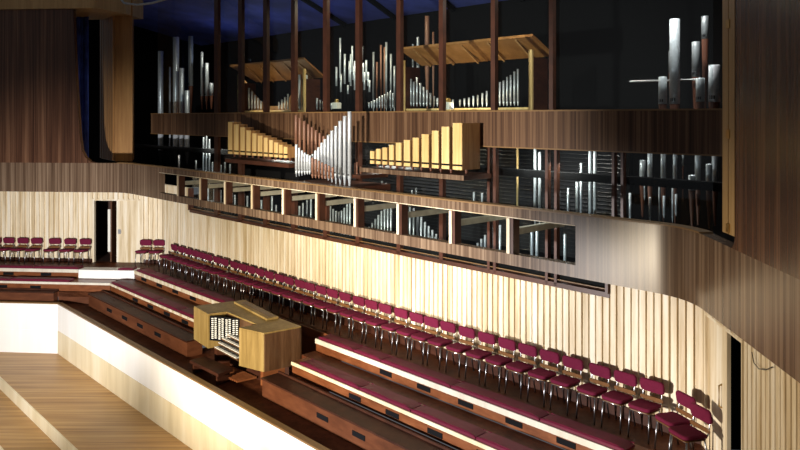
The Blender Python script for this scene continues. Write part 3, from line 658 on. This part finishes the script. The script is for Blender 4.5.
# ------------------------------------------------------------------ BENCHES
def bench(fr, s0, s1, d, zt, zb, label, vents, fascia=m_edge, body=m_riser, W=.42):
    bm = B(); fbox(bm, fr, s0, s1, d-W, d-.03, zb-.0, zt)
    o = tag(obj('choir_bench', bm, body), label, 'bench', 'fixed choir benches')
    if fascia:
        bm = B(); fbox(bm, fr, s0, s1, d-.03, d, zt-(.10 if zt > -.1 else .065), zt+.004); obj('fascia', bm, fascia, o, bevel=.006)
        n = max(1, int((s1-s0)/.45))
    else:
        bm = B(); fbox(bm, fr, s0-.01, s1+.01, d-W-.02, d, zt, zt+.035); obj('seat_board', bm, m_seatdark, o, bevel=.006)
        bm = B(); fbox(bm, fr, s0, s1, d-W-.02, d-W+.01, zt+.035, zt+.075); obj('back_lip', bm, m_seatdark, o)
    for v in vents:
        bm = B(); z = (zt-.115+zb)/2+.0
        hz = .045
        z = zb+.10 if fascia else (zb+zt)/2+.02
        fbox(bm, fr, v-.17, v+.17, d-.03, d-.018, z-hz, z+hz)
        for q in (-.11, 0, .11): pass
        obj('vent', bm, m_black, o)
    ns = int((s1-s0)/1.1); 
    return o
def vs(d, lst): return [M.s(x, d) for x in lst]
d1, d2, d3 = ROW[0][1], ROW[1][1], ROW[2][1]
def corner_s(i):    # M parameter of the row corner
    p = isect(L, ROW[i][0], M, ROW[i][1]); return (p-M.o).dot(M.u), (p-L.o).dot(L.u)
(c1M, c1L), (c2M, c2L), (c3M, c3L) = corner_s(0), corner_s(1), corner_s(2)
bench(M, c1M, E1L, d1, ZT[0], ZT[1], 'upper choir bench left of the console, white edged, along the long wall', vs(d1, [143, 158.4, 174.4, 192]), fascia=m_pine)
bench(M, c2M, E2L, d2, ZT[1], ZT[2], 'middle choir bench left of the console with four small dark vents', vs(d2, [134.4, 149.4, 166, 184]), fascia=m_pine)
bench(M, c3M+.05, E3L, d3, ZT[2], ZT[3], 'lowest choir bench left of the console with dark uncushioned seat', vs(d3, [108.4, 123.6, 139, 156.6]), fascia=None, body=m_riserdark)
bench(M, E1R, S_END, d1, ZT[0], ZT[1], 'upper choir bench right of the console with broad white edge', vs(d1, [384.8, 422.7, 464.6, 512.8, 565, 620]))
bench(M, E2R, S_END, d2, ZT[1], ZT[2], 'middle choir bench right of the console, white edged, starting at its side', vs(d2, [353.8, 391.2, 433.8, 484, 545]), fascia=m_lower)
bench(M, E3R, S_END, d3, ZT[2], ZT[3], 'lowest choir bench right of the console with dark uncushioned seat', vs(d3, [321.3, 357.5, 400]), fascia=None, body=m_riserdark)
l1, l2, l3 = ROW[0][0], ROW[1][0], ROW[2][0]
aisle = L.s(78, l1)
bm = B(); fbox(bm, L, L.s(53, l3)+.02, c3L-.02, l3-.30, l3-.26, ZT[3], ZT[2]); struct(obj('trim_18', bm, m_riserdark), 'dark riser below the middle tier at the far left corner', 'riser')
bench(L, LEFT, aisle, l1, ZT[0], ZT[1], 'upper choir bench along the far left wall, ending at the door aisle', [L.s(x, l1) for x in (8, 45.6)])
bench(L, LEFT, c2L-.0, l2, ZT[1], ZT[2], 'middle choir bench along the far left wall, long thin white edge', [L.s(x, l2) for x in (1.4, 35)])
bench(L, LEFT, L.s(53, l3), l3, ZT[2], ZT[3], 'lowest dark bench along the far left wall behind the stage wall', [], fascia=None, body=m_riserdark, W=.27)
bm = B(); fbox(bm, L, aisle+.01, c1L, l1-.42, l1, ZT[1], .0); tag(obj('aisle_step', bm, m_white, bevel=.01), 'white faced step in the aisle below the far left door', 'step')
# cushions on top of benches, one object each
def cushion(fr, s0, s1, d, zt, label, group):
    w = .29; bm = B(); n = max(2, int((s1-s0)/.12)); H = .068
    prof = [(0, 0), (0, H*.7), (.02, H), (w-.02, H), (w, H*.7), (w, 0)]
    rows = []
    for i in range(n+1):
        t = i/n; s = s0+.01+(s1-s0-.02)*t
        e = min(1, min(t, 1-t)*(s1-s0)/.04+.55)
        rows.append([bm.verts.new(fr.P(s, d-.035-p, zt+.006+h*e*(1+.05*math.sin(s*9)))) for p, h in prof])
    for a, b in zip(rows, rows[1:]):
        for j in range(5): bm.faces.new((a[j], a[j+1], b[j+1], b[j]))
        bm.faces.new((a[5], a[0], b[0], b[5]))
    bm.faces.new(rows[0]); bm.faces.new(rows[-1])
    o = tag(obj('bench_cushion', bm, m_vinyl, smooth='auto'), label, 'cushion', group)
    bm = B()
    for k in (0, 1):
        tube(bm, [fr.P(s0+.02, d-.035-(w if k else 0), zt+.055), fr.P(s1-.02, d-.035-(w if k else 0), zt+.055)], .007, 6)
    obj('piping', bm, m_maroon, o)
def cushions(fr, edges, d, zt, where, group):
    for i, (a, b) in enumerate(zip(edges, edges[1:])):
        cushion(fr, a, b, d, zt, 'long burgundy cushion on the %s, %s from the left' % (where, nth(i)), group)
cushions(M, [c1M+.1]+vs(d1, [146, 160, 176, 195])+[E1L-.05], d1, ZT[0], 'upper bench left of the console', 'cushions on the upper left bench')
cushions(M, [c2M+.05]+vs(d2, [132, 153, 176])+[E2L-.05], d2, ZT[1], 'middle bench left of the console', 'cushions on the middle left bench')
cushions(M, [E1R+.08]+vs(d1, [352, 379, 449, 538])+[M.s(624, d1)], d1, ZT[0], 'upper bench right of the console', 'cushions on the upper right bench')
cushions(M, [E2R+.25]+vs(d2, [357.5, 409, 474, 560])+[S_END], d2, ZT[1], 'middle bench right of the console', 'cushions on the middle right bench')
cushions(L, [L.s(-60, l1), L.s(32, l1), aisle], l1, ZT[0], 'upper bench along the far left wall', 'cushions on the far left upper bench')
cushions(L, [L.s(-60, l2), L.s(8, l2), L.s(69, l2)], l2, ZT[1], 'middle bench along the far left wall', 'cushions on the far left middle bench')
cushion(L, L.s(117, l1), c1L-.05, l1, ZT[0], 'short burgundy cushion at the inner corner below the two chairs by the closed door', 'cushions on the corner')

# ------------------------------------------------------------------ CONSOLE
def atD(px, D):     # plan point seen at column px, D from the eye along the long wall's normal
    return M.P(M.s(px, DM-D), DM-D, 0)
zt = .34
def onz(px, py, z):
    y = F*(CH-z)/(py-HY); return Vector(((px-400)/F*y, y, z))
FL = onz(193.8, 306, zt); BL = onz(233, 301, zt); BR = onz(301.4, 326, zt); FR = onz(263.7, 333, zt)
IL = onz(208, 314, zt); IR = onz(239, 327.6, zt)
cen = (FL+BL+BR+FR)/4
con = empty('organ_console', 'oak and walnut organ console with four keyboards and white stop tabs', 'organ console', (cen.x, cen.y, ZT[3]))
bpy.context.view_layer.update()
def cput(nm, bm, mat, bevel=0, par=None):
    o = obj(nm, bm, mat, bevel=bevel); o.parent = par or con
    o.matrix_parent_inverse = Matrix.Translation(-Vector((cen.x, cen.y, ZT[3]))) ; return o
def pr(nm, pts, z0, z1, mat, bevel=0, par=None):
    bm = B(); prism(bm, [(p.x, p.y) for p in pts], z0, z1); return cput(nm, bm, mat, bevel, par)
ub = (BR-FR).normalized(); ub.z = 0; ulb = (BL-FL).normalized(); ulb.z = 0
uf = (FR-FL).normalized(); uf.z = 0
zb = -.47
ILb = IL+ulb*.42; IRb = IR+ub*.42
pr('lid', [FL, IL, ILb, IRb, IR, FR, BR, BL], zt-.035, zt, m_console, .006)
pr('end_cheek', [FL, IL, IL+ulb*.6, FL+ulb*.6], zb+.03, zt-.035, m_console)
pr('end_cheek', [IR, FR-uf*.012, FR-uf*.032+ub*.55, IR+ub*.55], zb, zt-.035, m_console, .004)
pr('side_panel', [FR+ub*.02, FR+ub*.02-uf*.03, BR-uf*.03, BR], zb, zt-.036, m_consoleside)
pr('side_panel', [FL+ulb*.02, FL+ulb*.02+uf*.03, BL+uf*.03, BL], zb, zt-.036, m_consoleside)
pr('back_panel', [BL, BR, BR-ub*.03, BL-ub*.03], zb, zt-.036, m_consoleside)
pr('base', [IL+ulb*.5, IR+ub*.5, BR-ub*.1-uf*.3, BL-ulb*.1+uf*.3], ZT[3], zb, m_seatdark)
pr('pedestal_leg', [IL-uf*.3+ulb*.3, IL-uf*.2+ulb*.3, IL-uf*.2+ulb*.7, IL-uf*.3+ulb*.7], ZT[3], zb, m_seatdark)
pr('pedestal_leg', [FR-uf*.45+ub*.2, FR-uf*.35+ub*.2, FR-uf*.35+ub*.7, FR-uf*.45+ub*.7], ZT[3], zb, m_riser)
# music desk and raised ledge on the lid
q0 = onz(233, 303.5, zt); q1 = onz(266, 321, zt); q2 = onz(272, 318.5, zt+.08); 
ud = (q1-q0).normalized(); pd = Vector((-ud.y, ud.x, 0)); pd = pd if pd.dot(M.n) < 0 else -pd
bm = B(); zc_ = zt
prism(bm, [(p.x, p.y) for p in (q0+pd*.02, q1+pd*.02, q1+pd*.30, q0+pd*.30)], zt, zt+.05); cput('music_ledge', bm, m_console, .006)
pr('dark_inset', [q0+pd*.12+ud*.2, q1+pd*.12-ud*.1, q1+pd*.26-ud*.1, q0+pd*.26+ud*.2], zt+.05, zt+.054, m_consoleside)
# interior back, stop jamb, keyboards
pr('inner_back', [ILb, IRb, IRb+ub*.03, ILb+ulb*.03], zb, zt-.036, m_consoleside)
# jamb with white stop tabs on the left, turned towards the player
jl0 = IL+ulb*.02+uf*.03; jl1 = ILb+uf*.62-ulb*.03
jd = (jl1-jl0).normalized(); jn = Vector((jd.y, -jd.x, 0)); jn = jn if jn.dot(-jl0) > 0 else -jn
jam = pr('stop_jamb', [jl0, jl1, jl1-jn*.03, jl0-jn*.03], -.25, zt-.04, m_black)
ln = (jl1-jl0).length
for c in range(4):
    for r in range(11):
        for h in range(2):
            a = jl0+jd*(ln*(.08+.235*c+.105*h)); b = a+jd*(ln*.065); z = -.20+r*.044+h*.012
            bm = B(); prism(bm, [(p.x, p.y) for p in (a, b, b+jn*.018, a+jn*.018)], z, z+.022)
            cput('stop_tab', bm, m_ivory, par=None).parent = jam
            o = COL.objects[-1]; o.matrix_parent_inverse = Matrix.Identity(4)
            o.matrix_parent_inverse = jam.matrix_parent_inverse.inverted() @ jam.matrix_parent_inverse
# fix: tabs are built in world coordinates, the jamb's mesh too
for t in range(4):
    z = -.33+t*.085; off = -.02+t*.085
    a = IL+uf*.30+ulb*(off+.0); b = IR-uf*.03+ub*(off)
    pdn = (b-a).normalized(); pb_ = Vector((-pdn.y, pdn.x, 0)); pb_ = pb_ if pb_.dot(M.n) < 0 else -pb_
    bm = B(); prism(bm, [(p.x, p.y) for p in (a, b, b+pb_*.16, a+pb_*.16)], z-.035, z)
    kb = cput('keyboard', bm, m_consoleside)
    L_ = (b-a).length
    bm = B()
    for k in range(36):
        p0 = a+pdn*(L_*(.04+.92*k/36)); p1 = a+pdn*(L_*(.04+.92*(k+.86)/36)); prism(bm, [(p.x, p.y) for p in (p0-pb_*.01, p1-pb_*.01, p1+pb_*.13, p0+pb_*.13)], z, z+.012)
    o = cput('white_keys', bm, m_ivory); o.parent = kb; o.matrix_parent_inverse = Matrix.Identity(4)
    bm = B()
    for k in range(35):
        if k % 7 in (2, 6): continue
        p0 = a+pdn*(L_*(.04+.92*(k+.72)/36)); p1 = a+pdn*(L_*(.04+.92*(k+1.12)/36)); prism(bm, [(p.x, p.y) for p in (p0+pb_*.05, p1+pb_*.05, p1+pb_*.13, p0+pb_*.13)], z+.012, z+.022)
    o = cput('black_keys', bm, m_key); o.parent = kb; o.matrix_parent_inverse = Matrix.Identity(4)
# pedals
a = IL+uf*.4-ulb*.1; b = IR-uf*.1
bm = B()
for k in range(14):
    p = a+(b-a)*(k/13); q = p+ub*.45; w_ = uf*.02; prism(bm, [(v.x, v.y) for v in (p-w_, p+w_, q+w_, q-w_)], ZT[3]+.05, ZT[3]+.09)
cput('pedalboard', bm, m_riser)
# bench in front
def ob(px, py, z): return onz(px, py, z)
zz = -.62
b0 = ob(189.5, 360, zz); b1 = ob(218, 374, zz); b2 = ob(233, 368.5, zz); b3 = ob(205, 356, zz)
bm = B(); prism(bm, [(p.x, p.y) for p in (b0, b1, b2, b3)], zz-.07, zz)
kb = tag(obj('organ_bench', bm, m_seatdark, bevel=.01), 'dark organist bench in front of the console keyboards', 'bench')
for p, q in ((b0, b3), (b1, b2)):
    c_ = (b0+b1+b2+b3)/4; a_ = p+(c_-p)*.18; e_ = q+(c_-q)*.18; t_ = (b1-b0).normalized()*.03
    bm = B(); prism(bm, [(v.x, v.y) for v in (a_-t_, a_+t_, e_+t_, e_-t_)], ZT[3], zz-.07); obj('leg', bm, m_seatdark, kb)

# ------------------------------------------------------------------ CHAIRS
def rbox(bm, w, h, dpt, r, M4, seg=4, bow=0):
    """rounded panel w x h, thickness dpt, in local xy, bowed"""
    pts = []
    for cx, cy, a0 in ((w/2-r, h/2-r, 0), (-w/2+r, h/2-r, PI/2), (-w/2+r, -h/2+r, PI), (w/2-r, -h/2+r, 1.5*PI)):
        for i in range(seg+1):
            a = a0+PI/2*i/seg; pts.append((cx+r*math.cos(a), cy+r*math.sin(a)))
    def ring(k, z): return [bm.verts.new(M4 @ Vector((x*k, y*k, z+bow*((x/(w/2))**2)))) for x, y in pts]
    R_ = [ring(.94, -dpt/2), ring(1, -dpt/4), ring(1, dpt/4), ring(.92, dpt/2)]
    n = len(pts)
    for a, b in zip(R_, R_[1:]):
        for j in range(n): bm.faces.new((a[j], a[(j+1) % n], b[(j+1) % n], b[j]))
    bm.faces.new(R_[0]); bm.faces.new(R_[-1])
def make_chair():
    t = empty('choir_chair', '', 'chair')
    W = .375
    X90 = Matrix.Rotation(math.radians(90-10), 4, 'X')
    bm = B(); rbox(bm, W, .40, .055, .07, Matrix.Translation((0, .0, .455)) @ Matrix.Rotation(math.radians(3), 4, 'X'), bow=.012); obj('seat', bm, m_maroon, t, smooth='auto')
    bm = B(); rbox(bm, W-.02, .38, .02, .06, Matrix.Translation((0, .0, .418)) @ Matrix.Rotation(math.radians(3), 4, 'X')); obj('seat_shell', bm, m_ply, t)
    bm = B(); rbox(bm, W+.015, .195, .05, .055, Matrix.Translation((0, -.235, .70)) @ X90, bow=-.0); obj('backrest', bm, m_maroon, t, smooth='auto')
    bm = B(); rbox(bm, W-.0, .07, .018, .03, Matrix.Translation((0, -.215, .515)) @ X90); obj('back_rail', bm, m_ply, t)
    for sx in (-1, 1):
        x = sx*(W/2-.035)
        bm = B(); tube(bm, [(x, -.18, .42), (x, -.215, .47), (x*.98, -.262, .66), (x*.98, -.27, .74)], .011); obj('back_post', bm, m_chrome, t, smooth=True)
        bm = B(); tube(bm, [(x, .15, .42), (x*1.08, .185, .0)], .0125); obj('leg', bm, m_legs, t, smooth=True)
        bm = B(); tube(bm, [(x, -.15, .42), (x*1.08, -.235, .0)], .0125); obj('leg', bm, m_legs, t, smooth=True)
    bm = B(); tube(bm, [(-W/2+.03, .15, .405), (W/2-.03, .15, .405)], .01); tube(bm, [(-W/2+.03, -.15, .405), (W/2-.03, -.15, .405)], .01); obj('seat_frame', bm, m_chrome, t, smooth=True)
    return t
proto = make_chair(); used = [False]
def chair(p, rz, label, group, sc_=1.0):
    if not used[0]: o = proto; used[0] = True
    else:
        o = proto.copy(); COL.objects.link(o)
        for ch in list(proto.children):
            c = ch.copy(); COL.objects.link(c); c.parent = o
    o.location = p; o.rotation_euler = (0, 0, rz); o['label'] = label; o['group'] = group; o['category'] = 'chair'
    o.scale = (sc_, sc_, sc_)
    return o
def facing(n): return math.atan2(n.y, n.x)-PI/2
cx = [174, 181, 188, 195, 201.5, 208.5, 217, 224.5, 234, 242.5, 251, 260, 269.5, 279.5, 289, 300, 310, 321, 332.5, 345, 358.7, 371.5, 385, 401, 416.5, 431.5, 448, 467, 486.8, 506.8, 527.6, 550, 573, 599.7, 625, 652]
nM_ = len(cx)
for i, x in enumerate(cx):
    d = .42; s = M.s(x, .19)
    p = M.P(s, d, 0)
    chair(p, facing(M.n)+random.uniform(-.03, .03), 'burgundy chair in the long row against the ribbed wall, %s from the right' % nth(nM_-1-i), 'chairs in the long row')
for i, x in enumerate((-5, 8.5, 22.5, 36.7, 55, 70.5, 85)):
    p = L.P(L.s(x, .19), .42, 0)
    chair(p, facing(L.n)+random.uniform(-.06, .06), 'burgundy padded chair left of the far left doorway, %s away from the doorway' % nth(6-i), 'chairs left of the doorway')
for i, x in enumerate((145.7, 159)):
    p = L.P(L.s(x, .19), .42, 0)
    chair(p, facing(L.n), 'burgundy padded chair right of the far left door, %s of the two' % ('left', 'right')[i], 'pair of chairs right of the door')
for i, (x, dd) in enumerate(((688, 0), (703, 0))):
    s = R.s(x, .22)
    chair(R.P((.30, .74)[i], (.52, .46)[i], 0), facing(R.n)+.42, 'burgundy padded chair turned against the right wall by the narrow doorway, %s one' % ('farther', 'nearer')[i], 'pair of chairs turned at the right wall')

# ------------------------------------------------------------------ CAMERA
cam = bpy.data.cameras.new('camera'); co = bpy.data.objects.new('camera', cam); COL.objects.link(co); sc.camera = co
co.location = (0, 0, CH); co.rotation_euler = (PI/2, 0, 0)
cam.sensor_width = 36; cam.lens = 36*F/800; cam.shift_y = -(225-HY)/800; cam.clip_end = 200; cam.clip_start = .05

# ------------------------------------------------------------------ LIGHT
def spot(name, loc, tgt, energy, ang, blend, col, size=.5):
    l = bpy.data.lights.new(name, 'SPOT'); l.energy = energy; l.spot_size = math.radians(ang); l.spot_blend = blend; l.color = col; l.shadow_soft_size = size
    o = bpy.data.objects.new(name, l); COL.objects.link(o); o.location = loc
    o.rotation_euler = (Vector(tgt)-Vector(loc)).to_track_quat('-Z', 'Y').to_euler(); return o
def area(name, loc, tgt, energy, sx, sy, col):
    l = bpy.data.lights.new(name, 'AREA'); l.shape = 'RECTANGLE'; l.size = sx; l.size_y = sy; l.energy = energy; l.color = col
    o = bpy.data.objects.new(name, l); COL.objects.link(o); o.location = loc
    o.rotation_euler = (Vector(tgt)-Vector(loc)).to_track_quat('-Z', 'Y').to_euler(); return o
KEY = (-8, 6.5, 1.1)
spot('stage_lantern', KEY, (-10, 23, .2), 12500, 44, 1.0, (1, .97, .95), .25)
spot('stage_lantern', KEY, (-2.4, 17.4, .9), 7800, 46, .9, (1, .88, .68), .25)
spot('stage_lantern', KEY, (1.8, 12.8, .2), 7800, 44, .8, (1, .97, .96), .25)
spot('organ_fill', (-7, 5, 4.72), (-.2, 14.6, 4.2), 8600, 46, .7, (1, .93, .82), .2)  # added unseen spot that brightens the golden pipes and middle band
spot('stage_lantern', KEY, (4, 7.5, .3), 3800, 44, .8, (1, .84, .62), .25)
spot('stage_lantern', KEY, (-6, 13, -2.4), 2300, 66, .6, (1, .95, .88), .25)
for i, (s, d, z, e, c) in enumerate(((2.5, -1.0, 7.6, 120, (1, .9, .75)), (9, -.8, 8, 120, (1, .85, .6)), (14, -.8, 7.5, 90, (1, .9, .8)), (17, -.6, 7.3, 90, (1, .95, .9)))):
    p = M.P(s, d, z); area('chamber_fill', p, M.P(s, d-1.2, 3), e, .6, .3, c)  # added unseen lights inside the chamber, brightening the pipes
for s in (-1, 2, 5, 8, 11):
    area('ceiling_fill', M.P(s, -2.6, 6.7), M.P(s+.3, -2.4, 9), (9, 9, 8, 7, 4)[(-1, 2, 5, 8, 11).index(s)], 1.2, .6, (.6, .7, 1))  # added bluish lights, out of sight, to bring out the blue ceiling
for px_, e in ((270, 9), (470, 13)):
    s = M.s(px_, -1.3); area('canopy_fill', M.P(s, -1.0, 5.0), M.P(s, -1.45, 6.3), e, 1.6, .1, (1, .78, .5))  # added warm light under each canopy to turn the ply golden
for s in (3, 7, 11, 15):
    area('opening_fill', M.P(s, -.15, 4.05), M.P(s, -.9, 2.2), 50, 1.2, .1, (1, .95, .85))  # added fill lights for the pipes behind the parapet openings
w = bpy.data.worlds.new('world'); sc.world = w; w.use_nodes = True
w.node_tree.nodes['Background'].inputs[0].default_value = (.9, .93, 1, 1); w.node_tree.nodes['Background'].inputs[1].default_value = .10
sc.view_settings.view_transform = 'Standard'; sc.view_settings.look = 'None'; sc.view_settings.gamma = 1; sc.view_settings.exposure = 0
sc.view_settings.use_curve_mapping = False
